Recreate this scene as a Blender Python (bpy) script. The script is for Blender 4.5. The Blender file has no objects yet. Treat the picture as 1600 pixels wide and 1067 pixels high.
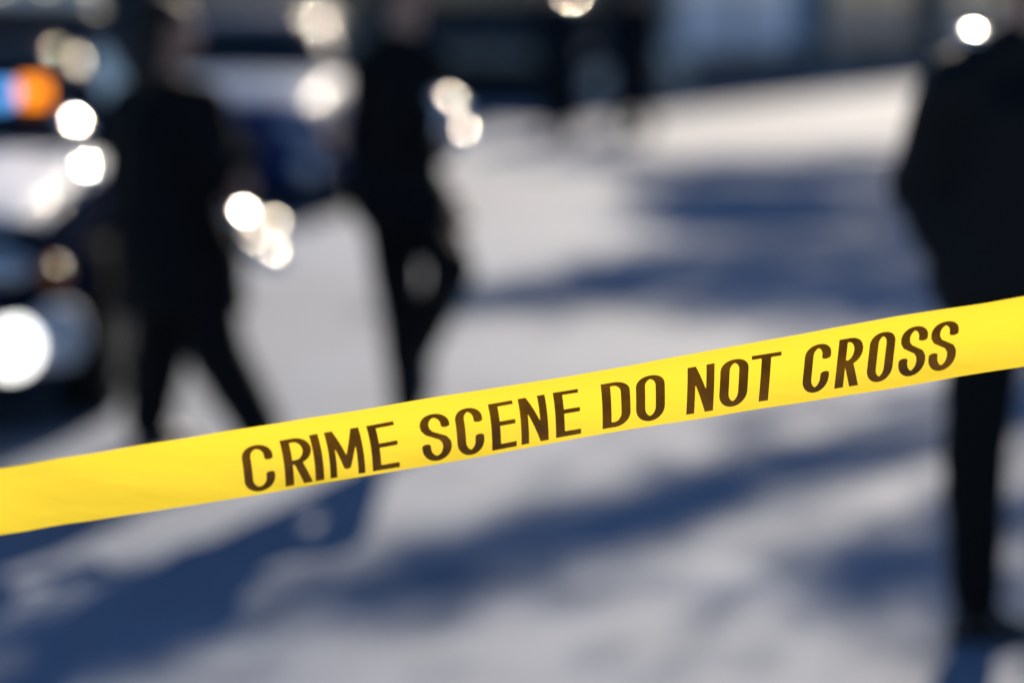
import bpy, bmesh, math, random
from mathutils import Vector, Matrix, noise
random.seed(7)
R = math.radians
scene = bpy.context.scene
C = scene.collection

# ---------------------------------------------------------------- camera
CAM_H, FPX, PITCH = 1.6, 3778.0, 8.25          # eye height, focal length in photo pixels, tilt down
cam_data = bpy.data.cameras.new('camera')
cam = bpy.data.objects.new('camera', cam_data); C.objects.link(cam)
cam.location = (0, 0, CAM_H)
cam.rotation_euler = (R(90 - PITCH), 0, 0)
cam_data.sensor_width = 36.0
cam_data.lens = 85.0
cam_data.clip_start = 0.05
cam_data.clip_end = 2000
cam_data.dof.use_dof = True
cam_data.dof.focus_distance = 2.58
cam_data.dof.aperture_fstop = 1.45
scene.camera = cam
scene.render.resolution_x, scene.render.resolution_y = 1024, 682

# ---------------------------------------------------------------- light
SUN_EL, SUN_AZ = 27.0, 14.0
world = bpy.data.worlds.new('World'); scene.world = world; world.use_nodes = True
wn = world.node_tree
sky = wn.nodes.new('ShaderNodeTexSky'); sky.sky_type = 'NISHITA'; sky.sun_disc = False
sky.sun_elevation = R(SUN_EL); sky.sun_rotation = R(SUN_AZ)
sky.ozone_density = 5.5; sky.dust_density = 0.1
wn.links.new(sky.outputs[0], wn.nodes['Background'].inputs[0])
wn.nodes['Background'].inputs[1].default_value = 0.056
SUN = Vector((math.cos(R(SUN_EL)) * math.sin(R(SUN_AZ)), math.cos(R(SUN_EL)) * math.cos(R(SUN_AZ)), math.sin(R(SUN_EL))))
sl = bpy.data.lights.new('sun', 'SUN'); sl.energy = 4.0; sl.angle = R(0.53); sl.color = (1.0, 0.855, 0.67)
so = bpy.data.objects.new('sun', sl); C.objects.link(so)
so.location = (8, 20, 20); so.rotation_euler = SUN.to_track_quat('Z', 'Y').to_euler()
vs = scene.view_settings
vs.view_transform = 'Standard'; vs.look = 'None'; vs.exposure = 1.05; vs.gamma = 1.0
scene.render.engine = 'CYCLES'
scene.cycles.use_denoising = True
scene.cycles.use_adaptive_sampling = False
scene.cycles.sample_clamp_indirect = 6.0
scene.cycles.max_bounces = 8
scene.cycles.caustics_reflective = False
scene.cycles.caustics_refractive = False

# ---------------------------------------------------------------- helpers
def at(px, py, d):
    """world point at ground distance d (metres along +Y) seen at photo pixel px, py"""
    a = (px - 800) / FPX; b = -(py - 533.5) / FPX
    p = R(PITCH); f = Vector((0, math.cos(p), -math.sin(p))); u = Vector((0, math.sin(p), math.cos(p)))
    r = f + Vector((1, 0, 0)) * a + u * b
    return Vector((0, 0, CAM_H)) + r * (d / r.y)
def ground(px, py):
    a = (px - 800) / FPX; b = -(py - 533.5) / FPX
    p = R(PITCH); f = Vector((0, math.cos(p), -math.sin(p))); u = Vector((0, math.sin(p), math.cos(p)))
    r = f + Vector((1, 0, 0)) * a + u * b
    return Vector((0, 0, CAM_H)) + r * (-CAM_H / r.z)
def project(P):
    p = R(PITCH); f = Vector((0, math.cos(p), -math.sin(p))); u = Vector((0, math.sin(p), math.cos(p)))
    q = P - Vector((0, 0, CAM_H)); z = q.dot(f)
    return 800 + FPX * q.x / z, 533.5 - FPX * q.dot(u) / z

def mat(name, col, rough=0.6, metal=0.0, spec=0.5, coat=0.0, crough=0.07, var=0.0, scale=8.0, bump=0.0, emit=None, estr=0.0):
    m = bpy.data.materials.new(name); m.use_nodes = True
    nt = m.node_tree; b = nt.nodes['Principled BSDF']
    b.inputs['Base Color'].default_value = (*col, 1)
    b.inputs['Roughness'].default_value = rough
    b.inputs['Metallic'].default_value = metal
    b.inputs['Specular IOR Level'].default_value = spec
    b.inputs['Coat Weight'].default_value = coat
    b.inputs['Coat Roughness'].default_value = crough
    if emit:
        b.inputs['Emission Color'].default_value = (*emit, 1); b.inputs['Emission Strength'].default_value = estr
    if var > 0 or bump > 0:
        tc = nt.nodes.new('ShaderNodeTexCoord')
        n = nt.nodes.new('ShaderNodeTexNoise'); n.inputs['Scale'].default_value = scale; n.inputs['Detail'].default_value = 6
        nt.links.new(tc.outputs['Object'], n.inputs['Vector'])
        if var > 0:
            mx = nt.nodes.new('ShaderNodeMix'); mx.data_type = 'RGBA'
            mx.inputs['A'].default_value = (*[c * (1 - var) for c in col], 1)
            mx.inputs['B'].default_value = (*[min(1, c * (1 + var)) for c in col], 1)
            nt.links.new(n.outputs['Fac'], mx.inputs['Factor']); nt.links.new(mx.outputs['Result'], b.inputs['Base Color'])
        if bump > 0:
            bp = nt.nodes.new('ShaderNodeBump'); bp.inputs['Strength'].default_value = bump; bp.inputs['Distance'].default_value = 0.02
            nt.links.new(n.outputs['Fac'], bp.inputs['Height']); nt.links.new(bp.outputs['Normal'], b.inputs['Normal'])
    return m

def tag(o, label=None, cat=None, group=None, kind=None):
    if label: o['label'] = label
    if cat: o['category'] = cat
    if group: o['group'] = group
    if kind: o['kind'] = kind
    return o
def empty(name, loc=(0, 0, 0), rz=0.0, parent=None):
    o = bpy.data.objects.new(name, None); C.objects.link(o); o.location = loc; o.rotation_euler = (0, 0, rz)
    o.empty_display_size = 0.1; o.parent = parent
    return o
def obj(name, bm_or_mesh, m, parent=None, smooth=True):
    if isinstance(bm_or_mesh, bmesh.types.BMesh):
        me = bpy.data.meshes.new(name); bm_or_mesh.normal_update(); bm_or_mesh.to_mesh(me); bm_or_mesh.free()
    else:
        me = bm_or_mesh
    me.name = name
    for p in me.polygons: p.use_smooth = smooth
    me.materials.clear(); me.materials.append(m)
    o = bpy.data.objects.new(name, me); C.objects.link(o); o.parent = parent
    return o
def NB(): return bmesh.new()
def box(bm, c, s, bev=0.0, rot=None):
    M = Matrix.Translation(Vector(c))
    if rot is not None: M = M @ rot
    r = bmesh.ops.create_cube(bm, size=1.0, matrix=M @ Matrix.Diagonal((*s, 1)))
    if bev > 0:
        es = list({e for v in r['verts'] for e in v.link_edges})
        bmesh.ops.bevel(bm, geom=es, offset=bev, segments=2, affect='EDGES', profile=0.5)
def bx(c, s, bev=0.0, rot=None):
    bm = NB(); box(bm, c, s, bev, rot); return bm
def cyl(bm, a, b, r1, r2=None, n=20):
    a, b = Vector(a), Vector(b); d = b - a; r2 = r1 if r2 is None else r2
    M = Matrix.Translation((a + b) / 2) @ d.to_track_quat('Z', 'Y').to_matrix().to_4x4()
    bmesh.ops.create_cone(bm, cap_ends=True, segments=n, radius1=r1, radius2=r2, depth=d.length, matrix=M)
def ball(bm, c, r, n=16, rot=None):
    r = (r, r, r) if not hasattr(r, '__len__') else r
    M = Matrix.Translation(Vector(c))
    if rot is not None: M = M @ rot
    bmesh.ops.create_uvsphere(bm, u_segments=n, v_segments=max(6, n // 2), radius=1, matrix=M @ Matrix.Diagonal((*r, 1)))
def tube(bm, pts, r, n=10):
    for i in range(len(pts) - 1):
        ra, rb = (r[i], r[i + 1]) if hasattr(r, '__len__') else (r, r)
        cyl(bm, pts[i], pts[i + 1], ra, rb, n)
        if i: ball(bm, pts[i], ra, n)
def epts(c, r, rot=None):
    r = (r, r, r) if not hasattr(r, '__len__') else r
    out = []
    for i in range(1, 8):
        th = math.pi * i / 8
        for j in range(14):
            ph = 2 * math.pi * j / 14
            v = Vector((r[0] * math.sin(th) * math.cos(ph), r[1] * math.sin(th) * math.sin(ph), r[2] * math.cos(th)))
            if rot is not None: v = rot @ v
            out.append(Vector(c) + v)
    for s in (1, -1):
        v = Vector((0, 0, s * r[2])); v = rot @ v if rot is not None else v
        out.append(Vector(c) + v)
    return out
def hull(bm, *ells):
    vs_ = []
    for e in ells:
        for p in epts(*e): vs_.append(bm.verts.new(p))
    r = bmesh.ops.convex_hull(bm, input=vs_, use_existing_faces=False)
    dead = [v for v in r['geom_interior'] if isinstance(v, bmesh.types.BMVert)] + [v for v in r['geom_unused'] if isinstance(v, bmesh.types.BMVert)]
    bmesh.ops.delete(bm, geom=list(set(dead)), context='VERTS')
def chain(bm, pts):
    """pts: list of (point, radius) - tapered capsules along a limb"""
    for i in range(len(pts) - 1): hull(bm, pts[i], pts[i + 1])
def remesh(bm, voxel, smooth=4, wrinkle=0.0, wscale=6.0):
    me = bpy.data.meshes.new('tmp'); bm.to_mesh(me); bm.free()
    o = bpy.data.objects.new('tmp', me); C.objects.link(o)
    md = o.modifiers.new('r', 'REMESH'); md.mode = 'VOXEL'; md.voxel_size = voxel
    dg = bpy.context.evaluated_depsgraph_get(); dg.update()
    out = bpy.data.meshes.new_from_object(o.evaluated_get(dg))
    bpy.data.objects.remove(o); bpy.data.meshes.remove(me)
    b = bmesh.new(); b.from_mesh(out)
    for _ in range(smooth): bmesh.ops.smooth_vert(b, verts=b.verts, factor=0.5, use_axis_x=True, use_axis_y=True, use_axis_z=True)
    if wrinkle > 0:
        b.normal_update()
        for v in b.verts:
            q = Vector((v.co.x * wscale, v.co.y * wscale, v.co.z * wscale * 2.2))
            v.co += v.normal * wrinkle * (noise.noise(q) + 0.5 * noise.noise(q * 2.3))
    bpy.data.meshes.remove(out)
    return b

def glint_domes(lobes, pos):
    """shallow domes turned halfway between sun and camera so that they glint"""
    h = ((Vector((0, 0, CAM_H)) - pos).normalized() + SUN).normalized()  # facing that mirrors the sun into the camera
    b = NB(); q = h.to_track_quat('Z', 'Y').to_matrix()
    for c, rr, th in lobes: ball(b, c, (rr, rr, th), 24, q.to_4x4())
    return b

# ---------------------------------------------------------------- materials
def ground_mat():
    m = mat('worn_light_paving', (0.2, 0.2, 0.2), 0.8, spec=0.25)
    nt = m.node_tree; b = nt.nodes['Principled BSDF']
    tc = nt.nodes.new('ShaderNodeTexCoord')
    def nz(scale, detail, lo, hi):
        n = nt.nodes.new('ShaderNodeTexNoise'); n.inputs['Scale'].default_value = scale; n.inputs['Detail'].default_value = detail
        nt.links.new(tc.outputs['Object'], n.inputs['Vector'])
        mr = nt.nodes.new('ShaderNodeMapRange'); mr.inputs['From Min'].default_value = 0.3; mr.inputs['From Max'].default_value = 0.7
        mr.inputs['To Min'].default_value = lo; mr.inputs['To Max'].default_value = hi
        nt.links.new(n.outputs['Fac'], mr.inputs['Value']); return mr.outputs['Result'], n
    big, _ = nz(0.45, 3, 0.82, 1.18); mid, _ = nz(3.0, 4, 0.9, 1.1); fin, nf = nz(70, 5, 0.8, 1.2)
    m1 = nt.nodes.new('ShaderNodeMath'); m1.operation = 'MULTIPLY'; nt.links.new(big, m1.inputs[0]); nt.links.new(mid, m1.inputs[1])
    m2 = nt.nodes.new('ShaderNodeMath'); m2.operation = 'MULTIPLY'; nt.links.new(m1.outputs[0], m2.inputs[0]); nt.links.new(fin, m2.inputs[1])
    mx = nt.nodes.new('ShaderNodeVectorMath'); mx.operation = 'SCALE'; mx.inputs[0].default_value = (0.160, 0.198, 0.272)
    nt.links.new(m2.outputs[0], mx.inputs['Scale']); nt.links.new(mx.outputs[0], b.inputs['Base Color'])
    bp = nt.nodes.new('ShaderNodeBump'); bp.inputs['Strength'].default_value = 0.35; bp.inputs['Distance'].default_value = 0.004
    nt.links.new(nf.outputs['Fac'], bp.inputs['Height']); nt.links.new(bp.outputs['Normal'], b.inputs['Normal'])
    return m
M = {
 'ground': ground_mat(),
 'kerb': mat('kerb_stone', (0.27, 0.27, 0.27), 0.7, var=0.2, scale=20),
 'joint': mat('dark_joint', (0.05, 0.05, 0.055), 0.9),
 'soil': mat('soil', (0.045, 0.033, 0.024), 0.95, var=0.4, scale=30, bump=0.5),
 'bark': mat('bark', (0.06, 0.048, 0.038), 0.9, var=0.4, scale=18, bump=0.6),
 'leaf': mat('leaf', (0.05, 0.06, 0.02), 0.6, var=0.3, scale=3),
 'cloth_black': mat('black_cloth', (0.005, 0.005, 0.006), 0.8, spec=0.15, var=0.2, scale=40, bump=0.2),
 'cloth_navy': mat('dark_navy_cloth', (0.005, 0.006, 0.010), 0.8, spec=0.15, var=0.2, scale=40, bump=0.2),
 'leather': mat('black_leather', (0.005, 0.005, 0.006), 0.6, spec=0.2, bump=0.15, scale=60),
 'shoe': mat('polished_black_shoe', (0.010, 0.010, 0.011), 0.22, spec=0.6),
 'skin': mat('skin', (0.42, 0.23, 0.16), 0.5, var=0.12, scale=12),
 'lip': mat('lip', (0.30, 0.10, 0.09), 0.45),
 'eye': mat('eye_white', (0.7, 0.68, 0.65), 0.2),
 'iris': mat('iris', (0.05, 0.03, 0.02), 0.15),
 'hair': mat('dark_hair', (0.015, 0.010, 0.008), 0.65, spec=0.2, var=0.3, scale=60, bump=0.4),
 'silver': mat('polished_silver', (0.85, 0.85, 0.84), 0.2, metal=1.0),
 'chrome': mat('chrome', (0.8, 0.8, 0.8), 0.12, metal=1.0),
 'steel': mat('galvanised_steel', (0.45, 0.46, 0.47), 0.45, metal=1.0, var=0.15, scale=30),
 'navy_paint': mat('navy_car_paint', (0.006, 0.009, 0.022), 0.6, spec=0.0, coat=0.02),
 'white_paint': mat('white_car_paint', (0.60, 0.64, 0.72), 0.6, spec=0.12, coat=0.06, crough=0.05),
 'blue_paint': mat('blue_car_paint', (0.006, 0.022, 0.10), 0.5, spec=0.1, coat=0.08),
 'sky_sheen_paint': mat('sky_sheen_car_paint', (0.10, 0.18, 0.34), 0.5, spec=0.2, coat=0.12),  # sky reflection on the blue car's hood and mirrors, put into the colour
 'black_paint': mat('black_car_paint', (0.008, 0.008, 0.010), 0.3, coat=1.0),
 'glass': mat('dark_car_glass', (0.008, 0.010, 0.013), 0.05, spec=0.12),
 'rubber': mat('tyre_rubber', (0.012, 0.012, 0.013), 0.9, spec=0.05, bump=0.2, scale=50),
 'plastic': mat('black_plastic', (0.012, 0.012, 0.013), 0.5),
 'lens': mat('headlamp_lens', (0.6, 0.62, 0.65), 0.08, metal=0.6),
 'lens_lit': mat('lit_headlamp', (0.8, 0.8, 0.8), 0.2, emit=(1.0, 0.98, 0.93), estr=2.0),
 'amber_lit': mat('lit_amber_lamp', (0.5, 0.15, 0.0), 0.3, emit=(1.0, 0.26, 0.0), estr=1.5),
 'blue_lit': mat('lit_blue_lamp', (0.1, 0.3, 0.6), 0.3, emit=(0.10, 0.42, 1.0), estr=0.9),
 'clear_lens': mat('clear_lamp_lens', (0.75, 0.73, 0.68), 0.25),
 'plate': mat('blank_plate', (0.6, 0.6, 0.58), 0.4),
 'red_lens': mat('red_lamp_lens', (0.25, 0.01, 0.01), 0.15),
 'dark_wall': mat('dark_slate_wall', (0.022, 0.026, 0.034), 0.7, var=0.3, scale=2.0, bump=0.2),
 'pier': mat('grey_stone_pier', (0.20, 0.21, 0.20), 0.75, var=0.2, scale=3.0, bump=0.2),
 'frame': mat('dark_window_frame', (0.03, 0.034, 0.04), 0.4),
 'pane': mat('window_pane', (0.015, 0.02, 0.03), 0.03, spec=1.0),
 'pane_sky': mat('sky_reflection_pane', (0.42, 0.58, 0.78), 0.06, spec=0.8),  # sky reflection in the glass, put into the base colour
}

# ---------------------------------------------------------------- ground
def subgrid(x0, x1, y0, y1, z, n=1):
    bm = NB()
    vs_ = [bm.verts.new(p) for p in ((x0, y0, z), (x1, y0, z), (x1, y1, z), (x0, y1, z))]
    bm.faces.new(vs_); return bm
tag(obj('ground', subgrid(-500, 500, -300, 900, 0.0), M['ground'], smooth=False), 'worn pale grey paving of the street', kind='structure')

# ---------------------------------------------------------------- buildings
def facade(name, p0, p1, h, bays, wall, pier, pane, label, sill_z=0.5, depth=6.0, door_bay=None):
    p0, p1 = Vector((*p0, 0)), Vector((*p1, 0)); d = p1 - p0; L = d.length
    root = empty(name, p0, math.atan2(d.y, d.x)); tag(root, label, 'building')
    # local frame: x along the facade, -y faces the street
    obj('wall', bx((L / 2, depth / 2 + 0.3, h / 2), (L, depth, h)), wall, root, False)
    obj('plinth', bx((L / 2, 0.16, sill_z / 2), (L, 0.27, sill_z), 0.01), wall, root, False)
    obj('fascia', bx((L / 2, 0.10, h - 0.55), (L + 0.1, 0.40, 0.9), 0.02), wall, root, False)
    obj('cornice', bx((L / 2, 0.02, h + 0.08), (L + 0.3, 0.7, 0.3), 0.05), pier, root, False)
    bw = L / bays
    for i in range(bays + 1):
        obj('pier', bx((i * bw, 0.08, (h - 1.0) / 2), (0.55, 0.5, h - 1.0), 0.02), pier, root, False)
    for i in range(bays):
        x0, x1 = i * bw + 0.28, (i + 1) * bw - 0.28
        z0, z1 = sill_z, h - 1.0
        if i == door_bay:
            dr = obj('door', bx(((x0 + x1) / 2, 0.20, (z1) / 2), (1.1, 0.09, z1 - 0.02), 0.01), M['frame'], root, False)
            obj('pane', bx(((x0 + x1) / 2, 0.143, (z1) / 2 + 0.1), (0.8, 0.02, z1 - 0.7)), pane, dr, False)
            b = NB(); cyl(b, ((x0 + x1) / 2 + 0.46, 0.10, 0.9), ((x0 + x1) / 2 + 0.46, 0.10, 1.3), 0.015, n=10); obj('handle', b, M['chrome'], dr)
            continue
        wdw = obj('window', bx(((x0 + x1) / 2, 0.24, (z0 + z1) / 2), (x1 - x0, 0.05, z1 - z0)), M['plastic'], root, False)
        nm = 2 if bw > 3 else 1
        pw = (x1 - x0) / nm
        for k in range(nm):
            obj('pane', bx((x0 + pw * (k + 0.5), 0.195, (z0 + z1) / 2), (pw - 0.10, 0.03, z1 - z0 - 0.12)), pane if i == 0 else M['pane'], wdw, False)
        for k in range(nm + 1):
            obj('frame', bx((x0 + pw * k, 0.17, (z0 + z1) / 2), (0.09, 0.09, z1 - z0), 0.005), M['frame'], wdw, False)
        for zz in (z0 + 0.035, z1 - 0.035):
            obj('frame', bx(((x0 + x1) / 2, 0.165, zz), (x1 - x0, 0.085, 0.07), 0.005), M['frame'], wdw, False)
        obj('sill', bx(((x0 + x1) / 2, 0.01, z0 + 0.02), (x1 - x0, 0.16, 0.07), 0.01), pier, wdw, False)
    return root
facade('shop_building', (-26.0, 36.4), (1.6, 36.6), 4.3, 8, M['dark_wall'], M['dark_wall'], M['pane'],
       'dark low shop building across the top left, behind the parked cars', sill_z=0.8, door_bay=5)
facade('shop_building', (2.3, 37.6), (15.5, 64.0), 4.3, 4, M['dark_wall'], M['pier'], M['pane_sky'],
       'low building with grey piers and blue sky reflection painted in its windows at the top right', sill_z=0.55)
# ---------------------------------------------------------------- cars
def car(name, loc, rz, label, paint, hood_paint, L=4.85, W=1.82, police=False, headlit=False, bumper=None, group=None):
    root = empty(name, loc, R(rz)); tag(root, label, 'car', group)
    hw = W / 2; bumper = bumper or paint
    # y, half width, bottom, top (shoulder), crown height
    st = [(0.00, 0.74, 0.34, 0.60, 0.01), (0.06, 0.82, 0.24, 0.70, 0.02), (0.18, 0.88, 0.20, 0.78, 0.035), (0.45, 0.92, 0.19, 0.84, 0.05),
          (0.95, 0.95, 0.19, 0.895, 0.055), (1.45, 0.97, 0.19, 0.94, 0.05), (2.2, 1.0, 0.19, 0.96, 0.02), (3.1, 1.0, 0.19, 0.97, 0.02),
          (3.8, 0.985, 0.20, 0.985, 0.03), (4.3, 0.95, 0.23, 0.98, 0.04), (4.68, 0.89, 0.28, 0.95, 0.03), (4.80, 0.84, 0.36, 0.86, 0.02), (4.85, 0.78, 0.44, 0.76, 0.01)]
    s = L / 4.85
    def section(y, f, zb, zt, cr):
        w = hw * f
        half = [(w * 0.80, zb), (w * 0.95, zb + 0.05), (w * 0.985, zb + (zt - zb) * 0.3), (w, zb + (zt - zb) * 0.58), (w * 0.985, zb + (zt - zb) * 0.82),
                (w * 0.955, zt - 0.03), (w * 0.90, zt), (w * 0.70, zt + cr * 0.55), (w * 0.38, zt + cr * 0.9)]
        pts = [(-a, b) for a, b in half][::1] + [(0, zt + cr)] + [(a, b) for a, b in half[::-1]]
        return [Vector((a, y * s, b)) for a, b in pts]
    # densify stations
    import bisect
    def lerp_st(y):
        for i in range(len(st) - 1):
            if st[i][0] <= y <= st[i + 1][0]:
                t = (y - st[i][0]) / (st[i + 1][0] - st[i][0]); return [st[i][k] + (st[i + 1][k] - st[i][k]) * t for k in range(5)]
        return list(st[-1])
    bm = NB(); rings = []
    ys = []
    for i in range(len(st) - 1):
        n = 1 if st[i + 1][0] - st[i][0] < 0.2 else 4
        ys += [st[i][0] + (st[i + 1][0] - st[i][0]) * k / n for k in range(n)]
    ys.append(st[-1][0])
    for y in ys: rings.append([bm.verts.new(p) for p in section(*lerp_st(y))])
    for a, b in zip(rings, rings[1:]):
        n = len(a)
        for k in range(n): bm.faces.new((a[k], a[(k + 1) % n], b[(k + 1) % n], b[k]))
    bm.faces.new(rings[0][::-1]); bm.faces.new(rings[-1])
    bmesh.ops.recalc_face_normals(bm, faces=bm.faces)
    body = obj('body', bm, paint, root)
    AX = (0.92 * s, 3.72 * s)
    cb = NB()
    for ay in AX:
        for sx in (-1, 1): cyl(cb, (sx * (hw - 0.26), ay, 0.34), (sx * (hw + 0.1), ay, 0.34), 0.385, n=32)
    cutter = obj('cutter', cb, M['plastic'])
    cutter.parent = root
    md = body.modifiers.new('b', 'BOOLEAN'); md.operation = 'DIFFERENCE'; md.object = cutter; md.solver = 'EXACT'
    dg = bpy.context.evaluated_depsgraph_get(); dg.update()
    nm = bpy.data.meshes.new_from_object(body.evaluated_get(dg)); body.modifiers.clear()
    body.data = nm; nm.name = 'body'; nm.materials.clear(); nm.materials.append(paint)
    bpy.data.objects.remove(cutter)
    # hood panel, 7 mm proud
    def top_patch(y0, y1, fx, off, ny=10, nx=12, thick=0.012):
        b = NB(); g = []
        for i in range(ny + 1):
            y = y0 + (y1 - y0) * i / ny; _, f, zb, zt, cr = lerp_st(y); w = hw * f
            prof = [(w * 0.955, zt - 0.03), (w * 0.90, zt), (w * 0.70, zt + cr * 0.55), (w * 0.38, zt + cr * 0.9), (0, zt + cr)]
            def hz(x):
                x = abs(x)
                for (xa, za), (xb, zb_) in zip(prof, prof[1:]):
                    if xb <= x <= xa: return za + (zb_ - za) * (xa - x) / (xa - xb)
                return prof[0][1]
            g.append([b.verts.new((w * fx * (2 * k / nx - 1), y * s, hz(w * fx * (2 * k / nx - 1)) + off)) for k in range(nx + 1)])
        for i in range(ny):
            for k in range(nx): b.faces.new((g[i][k], g[i][k + 1], g[i + 1][k + 1], g[i + 1][k]))
        b.normal_update()
        r = bmesh.ops.solidify(b, geom=list(b.faces), thickness=thick)
        return b
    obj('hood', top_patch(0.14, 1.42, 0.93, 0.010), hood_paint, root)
    obj('boot_lid', top_patch(4.05, 4.72, 0.86, 0.008), paint, root)
    # cabin
    cs = [(1.36, 0.80, 0.93, 0.945), (1.85, 0.775, 0.93, 1.26), (2.12, 0.745, 0.93, 1.395), (2.55, 0.735, 0.93, 1.445), (3.05, 0.735, 0.93, 1.445), (3.45, 0.745, 0.93, 1.39), (3.85, 0.775, 0.93, 1.21), (4.22, 0.80, 0.93, 0.985)]
    bm = NB(); rings = []
    for y, f, zb, zt in cs:
        wb, wt = hw * 0.90, hw * f * (1 - 0.22 * (zt - zb) / 0.5)
        half = [(wb, zb), (wb + (wt - wb) * 0.9, zt - 0.05 * min(1, (zt - zb) / .3)), (wt * 0.92, zt - 0.012), (wt * 0.6, zt + 0.012)]
        pts = [(-a, b) for a, b in half] + [(0, zt + 0.018)] + [(a, b) for a, b in half[::-1]]
        rings.append([bm.verts.new((a, y * s, b)) for a, b in pts])
    for a, b in zip(rings, rings[1:]):
        n = len(a)
        for k in range(n): bm.faces.new((a[k], a[(k + 1) % n], b[(k + 1) % n], b[k]))
    bm.faces.new(rings[0][::-1]); bm.faces.new(rings[-1])
    bmesh.ops.recalc_face_normals(bm, faces=bm.faces)
    obj('cabin', bm, paint, root)
    def cab(y):
        for (ya, fa, za, ta), (yb, fb, zb, tb) in zip(cs, cs[1:]):
            if ya <= y <= yb:
                t = (y - ya) / (yb - ya); zt = ta + (tb - ta) * t; f = fa + (fb - fa) * t
                return hw * f * (1 - 0.22 * (zt - 0.93) / 0.5), zt
    def glass_front(y0, y1):
        b = NB(); g = []
        for i in range(9):
            y = y0 + (y1 - y0) * i / 8; wt, zt = cab(y)
            g.append([b.verts.new((wt * 0.88 * (2 * k / 8 - 1), y * s, zt + 0.032 - 0.012 * abs(2 * k / 8 - 1) ** 2)) for k in range(9)])
        for i in range(8):
            for k in range(8): b.faces.new((g[i][k], g[i][k + 1], g[i + 1][k + 1], g[i + 1][k]))
        b.normal_update(); bmesh.ops.solidify(b, geom=list(b.faces), thickness=0.01)
        return b
    obj('windscreen', glass_front(1.42, 2.08), M['glass'], root)
    obj('rear_window', glass_front(3.52, 4.14), M['glass'], root)
    for sx in (-1, 1):
        for (ya, yb, yc, yd) in ((1.78, 2.66, 2.66, 2.16), (2.76, 3.86, 3.44, 2.76)):
            b = NB(); vv = []
            for y, top in ((ya, 0), (yb, 0), (yc, 1), (yd, 1)):
                wt, zt = cab(y); wb = hw * 0.90
                z = 1.0 if not top else zt - 0.085
                t = (z - 0.93) / max(0.05, (zt - 0.05 - 0.93)); x = wb + ((wb + (wt - wb) * 0.9) - wb) * min(1, t)
                vv.append(b.verts.new((sx * (x + 0.012), y * s, z)))
            b.faces.new(vv if sx > 0 else vv[::-1]); b.normal_update(); bmesh.ops.solidify(b, geom=list(b.faces), thickness=0.01)
            obj('side_window', b, M['glass'], root, False)
        # doors: proud panels with handle
        for (ya, yb) in ((1.55, 2.68), (2.74, 3.42)):
            b = NB(); g = []
            for i in range(7):
                y = ya + (yb - ya) * i / 6; _, f, zb, zt, cr = lerp_st(y); w = hw * f
                pr = [(w * 0.985, zb + (zt - zb) * 0.3), (w, zb + (zt - zb) * 0.58), (w * 0.985, zb + (zt - zb) * 0.82), (w * 0.958, zt - 0.035)]
                g.append([b.verts.new((sx * (a + 0.008), y * s, zz)) for a, zz in pr])
            for i in range(6):
                for k in range(3): b.faces.new((g[i][k], g[i + 1][k], g[i + 1][k + 1], g[i][k + 1]) if sx > 0 else (g[i][k + 1], g[i + 1][k + 1], g[i + 1][k], g[i][k]))
            b.normal_update(); bmesh.ops.solidify(b, geom=list(b.faces), thickness=0.012)
            dr = obj('door', b, paint, root)
            obj('handle', bx((sx * (hw + 0.02), (yb - 0.2) * s, 0.80), (0.03, 0.16, 0.028), 0.008), M['chrome'], dr)
        # mirror
        b = NB(); ball(b, (sx * (hw + 0.07), 1.72 * s, 1.04), (0.11, 0.07, 0.075), 20); box(b, (sx * (hw - 0.05), 1.74 * s, 0.99), (0.14, 0.04, 0.03), 0.008)
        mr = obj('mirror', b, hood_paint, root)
        obj('mirror_glass', bx((sx * (hw + 0.07), 1.785 * s, 1.04), (0.15, 0.012, 0.09), 0.005), M['chrome'], mr)
        # lamps
        b = NB(); ball(b, (sx * hw * 0.66, 0.10 * s, 0.64), (0.155, 0.10, 0.075), 20)
        hl = obj('headlight', b, M['lens'], root)
        b = NB(); ball(b, (sx * hw * 0.87, 0.19 * s, 0.62), (0.05, 0.07, 0.045), 14); obj('indicator', b, M['amber_lit'] if False else mat_amber, root)
        b = NB(); ball(b, (sx * hw * 0.62, 4.76 * s, 0.74), (0.19, 0.09, 0.085), 18); obj('tail_light', b, M['red_lens'], root)
        b = NB(); ball(b, (sx * hw * 0.735, 0.04 * s, 0.38), (0.10, 0.08, 0.10), 20); obj('fog_light', b, M['lens_lit'] if headlit and sx > 0 else M['lens'], root)
    # bumpers, grille, plate
    b = NB(); pts = []
    for k in range(13):
        x = -1 + 2 * k / 12; pts.append(Vector((x * hw * 0.93, -0.06 + 0.26 * abs(x) ** 3, 0.40)))
    for i in range(12): hull(b, (pts[i], (0.06, 0.07, 0.115)), (pts[i + 1], (0.06, 0.07, 0.115)))
    obj('front_bumper', remesh(b, 0.014, 3), bumper, root)
    b = NB(); pts = [Vector((p.x, L + 0.03 - 0.2 * abs(p.x / hw) ** 3, 0.46)) for p in pts]
    for i in range(12): hull(b, (pts[i], (0.06, 0.07, 0.12)), (pts[i + 1], (0.06, 0.07, 0.12)))
    obj('rear_bumper', remesh(b, 0.02, 3), paint, root)
    gr = obj('grille', bx((0, 0.02, 0.62), (0.72, 0.10, 0.14), 0.02), M['plastic'], root)
    for k in range(4): obj('slat', bx((0, -0.034, 0.575 + 0.03 * k), (0.68, 0.02, 0.010)), M['chrome'], gr, False)
    obj('number_plate', bx((0, -0.135, 0.40), (0.40, 0.012, 0.11), 0.004), M['plate'], root, False)
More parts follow.
